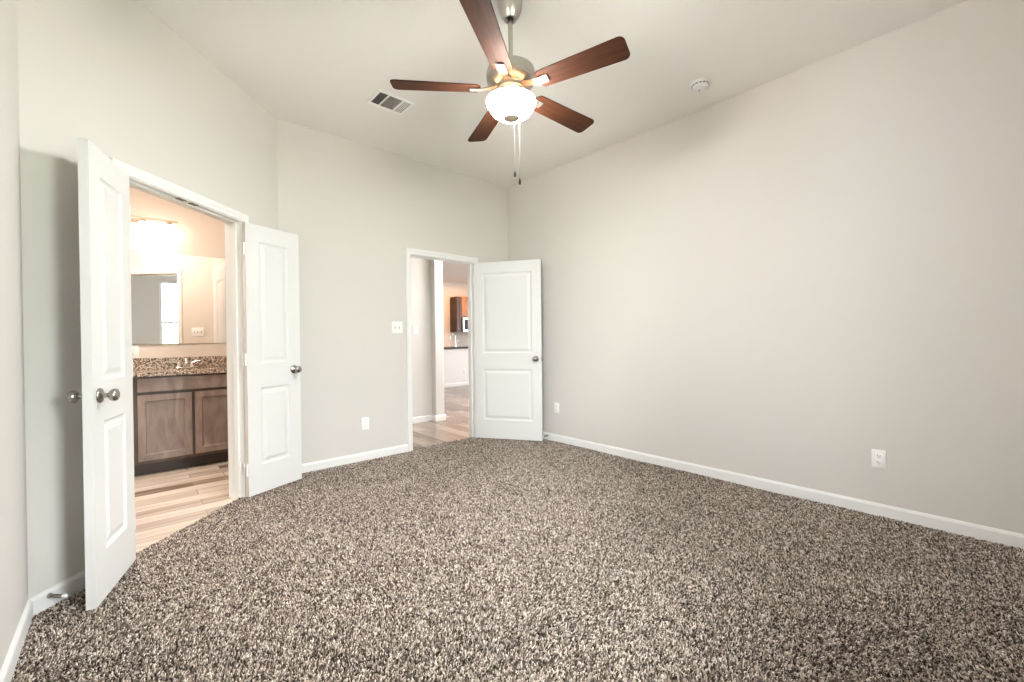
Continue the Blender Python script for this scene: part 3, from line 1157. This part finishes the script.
base_cabinet(VX0, VX1, 'grey-brown stained vanity base with two panelled doors under a false drawer front',
             [(.056, .436, .128, .702), (.458, .838, .128, .702)], [(.056, .838, .728, .850)])
base_cabinet(-.40, VX0 - .001, 'grey-brown stained drawer bank at the left end of the vanity',
             [], [(-.375, .006, .128, .36), (-.375, .006, .386, .60), (-.375, .006, .628, .850)])
ct = thing('vanity_countertop', (.24, YF + .25, .866), 'speckled brown granite vanity countertop with backsplash', 'countertop')
cx, cy, cz = .24, YF + .25, .866
bm = bmesh.new()                       # slab with an oval cut-out for the undermount sink
sx0, sx1, sy0, sy1 = -.42 - cx, XBR - cx - .001, YF - .025 - cy, YM - .001 - cy
ex, ey, ra, rb = .447 - cx, YF + .25 - cy, .205, .155
inner_r, outer_r = [], []
for k in range(64):
    a = 2 * math.pi * k / 64
    c_, s_n = math.cos(a), math.sin(a)
    inner_r.append((ex + ra * c_, ey + rb * s_n))
    t_ = min(((sx1 if c_ > 0 else sx0) - ex) / c_ if abs(c_) > 1e-9 else 1e9, ((sy1 if s_n > 0 else sy0) - ey) / s_n if abs(s_n) > 1e-9 else 1e9)
    outer_r.append((ex + t_ * c_, ey + t_ * s_n))
for cxr, cyr in ((sx0, sy0), (sx1, sy0), (sx1, sy1), (sx0, sy1)):
    k = min(range(64), key=lambda q: abs(((math.atan2(cyr - ey, cxr - ex) - 2 * math.pi * q / 64 + math.pi) % (2 * math.pi)) - math.pi))
    outer_r[k] = (cxr, cyr)
R4 = [[bm.verts.new((x, y, z)) for x, y in ring] for ring, z in ((inner_r, .034), (outer_r, .034), (outer_r, .0005), (inner_r, .0005))]
for q in range(4):
    A_, B_ = R4[q], R4[(q + 1) % 4]
    for k in range(64):
        bm.faces.new((A_[k], A_[(k + 1) % 64], B_[(k + 1) % 64], B_[k]))
obj('slab', bm, MT['granite'], ct)
bm = bmesh.new(); bx(bm, -.42 - cx, XBR - cx - .001, YM - .021 - cy, YM - .001 - cy, .034, .146, .003, 2)
obj('backsplash', bm, MT['granite'], ct)
bm = bmesh.new()
lathe(bm, [(.213, -.0005), (.200, -.004), (.185, -.06), (.14, -.11), (.05, -.128), (0, -.13)], 40, Matrix.Translation(Vector((ex, ey, 0))) @ Matrix.Diagonal((1, .155 / .205, 1, 1)), cap0=False)
tag(obj('sink_basin', bm, MT['plastic'], ct, 40), 'white oval undermount sink basin')

fx, fy, fz = .425, YM - .085, .9005
fc = thing('faucet', (fx, fy, fz), 'polished two-handle centreset faucet at the back of the vanity', 'faucet')
bm = bmesh.new(); bx(bm, -.078, .078, -.026, .026, 0, .014, .008, 3)
obj('deck_plate', bm, MT['chrome'], fc, 40)
bm = bmesh.new()
tube(bm, [(0, 0, .01), (0, -.002, .05), (0, -.015, .078), (0, -.045, .092), (0, -.085, .088), (0, -.115, .070), (0, -.122, .058)], [.018, .016, .0145, .013, .012, .011, .011], 16)
obj('spout', bm, MT['chrome'], fc, 50)
for s in (-1, 1):
    bm = bmesh.new()
    lathe(bm, [(.022, .012), (.020, .030), (.014, .040), (.015, .052), (.010, .060), (0, .062)], 20, Matrix.Translation(Vector((s * .052, 0, 0))))
    tube(bm, [(s * .052, 0, .055), (s * .085, -.006, .066), (s * .128, -.012, .072)], [.009, .0075, .006], 12)
    obj('lever_handle', bm, MT['chrome'], fc, 50)

bm = bmesh.new()
bx(bm, -.40, XBR - .012, -.006, -.001, 1.146, 2.047, .002)
mir = obj('wall_mirror', bm, MT['mirror'], None, None, F_mirror(XBR) @ Matrix.Rotation(R(1.0), 4, 'Z') @ Matrix.Translation(Vector((-XBR, 0, 0))))
tag(mir, 'frameless plate mirror above the vanity, reflecting door and window', 'mirror')

vl = thing('vanity_light', (.03, YM, 2.345), 'lit vanity light bar with glass shades above the bathroom mirror', 'wall light')
bm = bmesh.new()
bx(bm, -.12, .12, -.022, -.001, -.10, .02, .006, 2)
obj('back_plate', bm, MT['bronze'], vl)
bm = bmesh.new()
bx(bm, -.36, .355, -.092, -.078, -.008, .010, .003, 2)
bx(bm, -.012, .012, -.085, -.015, -.010, .008)
obj('bar', bm, MT['bronze'], vl)
for xx in (.29, .095, -.10, -.295):
    bm = bmesh.new()
    lathe(bm, [(.020, -.008), (.022, -.030), (.030, -.040)], 20, Matrix.Translation(Vector((xx, -.085, 0))))
    st_ = obj('socket', bm, MT['bronze'], vl, 40)
    bm = bmesh.new()
    prof = [(.028, -.036), (.038, -.055), (.050, -.095), (.062, -.150), (.070, -.190)]
    lathe(bm, prof + [(r - .003, z) for r, z in prof[::-1]], 28, Matrix.Translation(Vector((xx, -.085, 0))), cap0=False, cap1=False)
    obj('glass_shade', bm, MT['bath_globe'], st_, 60)
area_light('bathroom_fill', (-.1, YM - 1.25, ZC2 - .08), (0, 0, 0), .5, .4, 13.5, (1.0, .83, .70))  # added bathroom fill below the ceiling, separate from the vanity shades

# ------------------------------------------------------------------ kitchen beyond the hall
KX = 5.0
bm = bmesh.new(); bx(bm, KX, 8.6, 8.75, 8.87, -.008, .918)
structure('wall_island', bm, MT['trim'], None, 'white half wall of the kitchen island')
bm = bmesh.new(); extrude_profile(bm, BASE, KX, 8.6)
structure('baseboard_island', bm, MT['trim'], wall_frame(0, 8.75, 0), 'white baseboard along the kitchen island')
outlet(wall_frame(0, 8.75, 0, 6.26, .36), 'tiny white outlet on the kitchen island half wall')
bm = bmesh.new(); bx(bm, KX - .03, 8.63, 8.70, 9.50, .9185, .960, .006, 2)
tag(obj('island_countertop', bm, MT['dark_granite']), 'dark granite countertop on the white kitchen island', 'countertop')
kf = thing('kitchen_faucet', (6.27, 9.15, .9605), 'tall curved kitchen faucet standing on the island countertop', 'faucet')
bm = bmesh.new()
lathe(bm, [(.032, 0), (.030, .012), (.020, .05), (.018, .10)], 20)
obj('base', bm, MT['chrome'], kf, 40)
bm = bmesh.new()
pts = [(0, 0, .08), (0, 0, .24)] + [(-.075 + .075 * math.cos(a), 0, .24 + .075 * math.sin(a)) for a in [R(20 * k) for k in range(1, 10)]] + [(-.15, 0, .19)]
tube(bm, pts, .014, 12)
obj('spout', bm, MT['chrome'], kf, 50)
bm = bmesh.new(); tube(bm, [(.01, 0, .075), (.07, 0, .11), (.10, 0, .17)], .009, 10)
obj('handle', bm, MT['chrome'], kf, 50)


def wall_cabinet(x0, x1, z0, z1, label, nd, mat, depth=.33):
    y1 = HY1 - .001
    o = thing('upper_cabinet', ((x0 + x1) / 2, y1, z0), label, 'cabinet')
    ox, oy, oz = (x0 + x1) / 2, y1, z0
    bm = bmesh.new(); bx(bm, x0 - ox, x1 - ox, -depth, 0, 0, z1 - z0)
    obj('carcass', bm, mat, o)
    w = (x1 - x0) / nd
    for k in range(nd):
        obj('door', shaker_bm(x0 - ox + k * w + .004, x0 - ox + (k + 1) * w - .004, -depth - .020, .006, z1 - z0 - .006), mat, o)
    bm = bmesh.new(); bx(bm, x0 - ox, x1 - ox, -depth - .022, 0, z1 - z0, z1 - z0 + .05, .008)
    obj('crown', bm, mat, o)
    bm = bmesh.new(); bx(bm, x0 - ox, x1 - ox, -depth - .005, 0, -.03, -.0005)
    obj('light_rail', bm, mat, o)


wall_cabinet(7.19, 7.366, 1.40, 2.36, 'dark brown upper kitchen cabinet left of the microwave', 1, MT['kitchen_cab'])
wall_cabinet(7.370, 8.14, 1.84, 2.36, 'amber brown upper kitchen cabinet above the microwave', 2, MT['kitchen_cab2'])
mw = thing('microwave', (7.755, HY1, 1.37), 'stainless over-range microwave under the amber cabinet in the kitchen', 'microwave')
bm = bmesh.new(); bx(bm, -.38, .38, -.40, -.001, 0, .42, .006, 2)
obj('body', bm, MT['steel'], mw)
bm = bmesh.new(); bx(bm, -.33, .18, -.408, -.399, .06, .36, .003)
obj('door_window', bm, MT['black'], mw)
bm = bmesh.new(); bx(bm, .24, .36, -.408, -.399, .03, .39, .003)
obj('control_panel', bm, MT['black'], mw)
bm = bmesh.new(); tube(bm, [(.21, -.40, .06), (.21, -.435, .08), (.21, -.435, .34), (.21, -.40, .36)], .009, 10)
obj('handle', bm, MT['steel'], mw, 50)
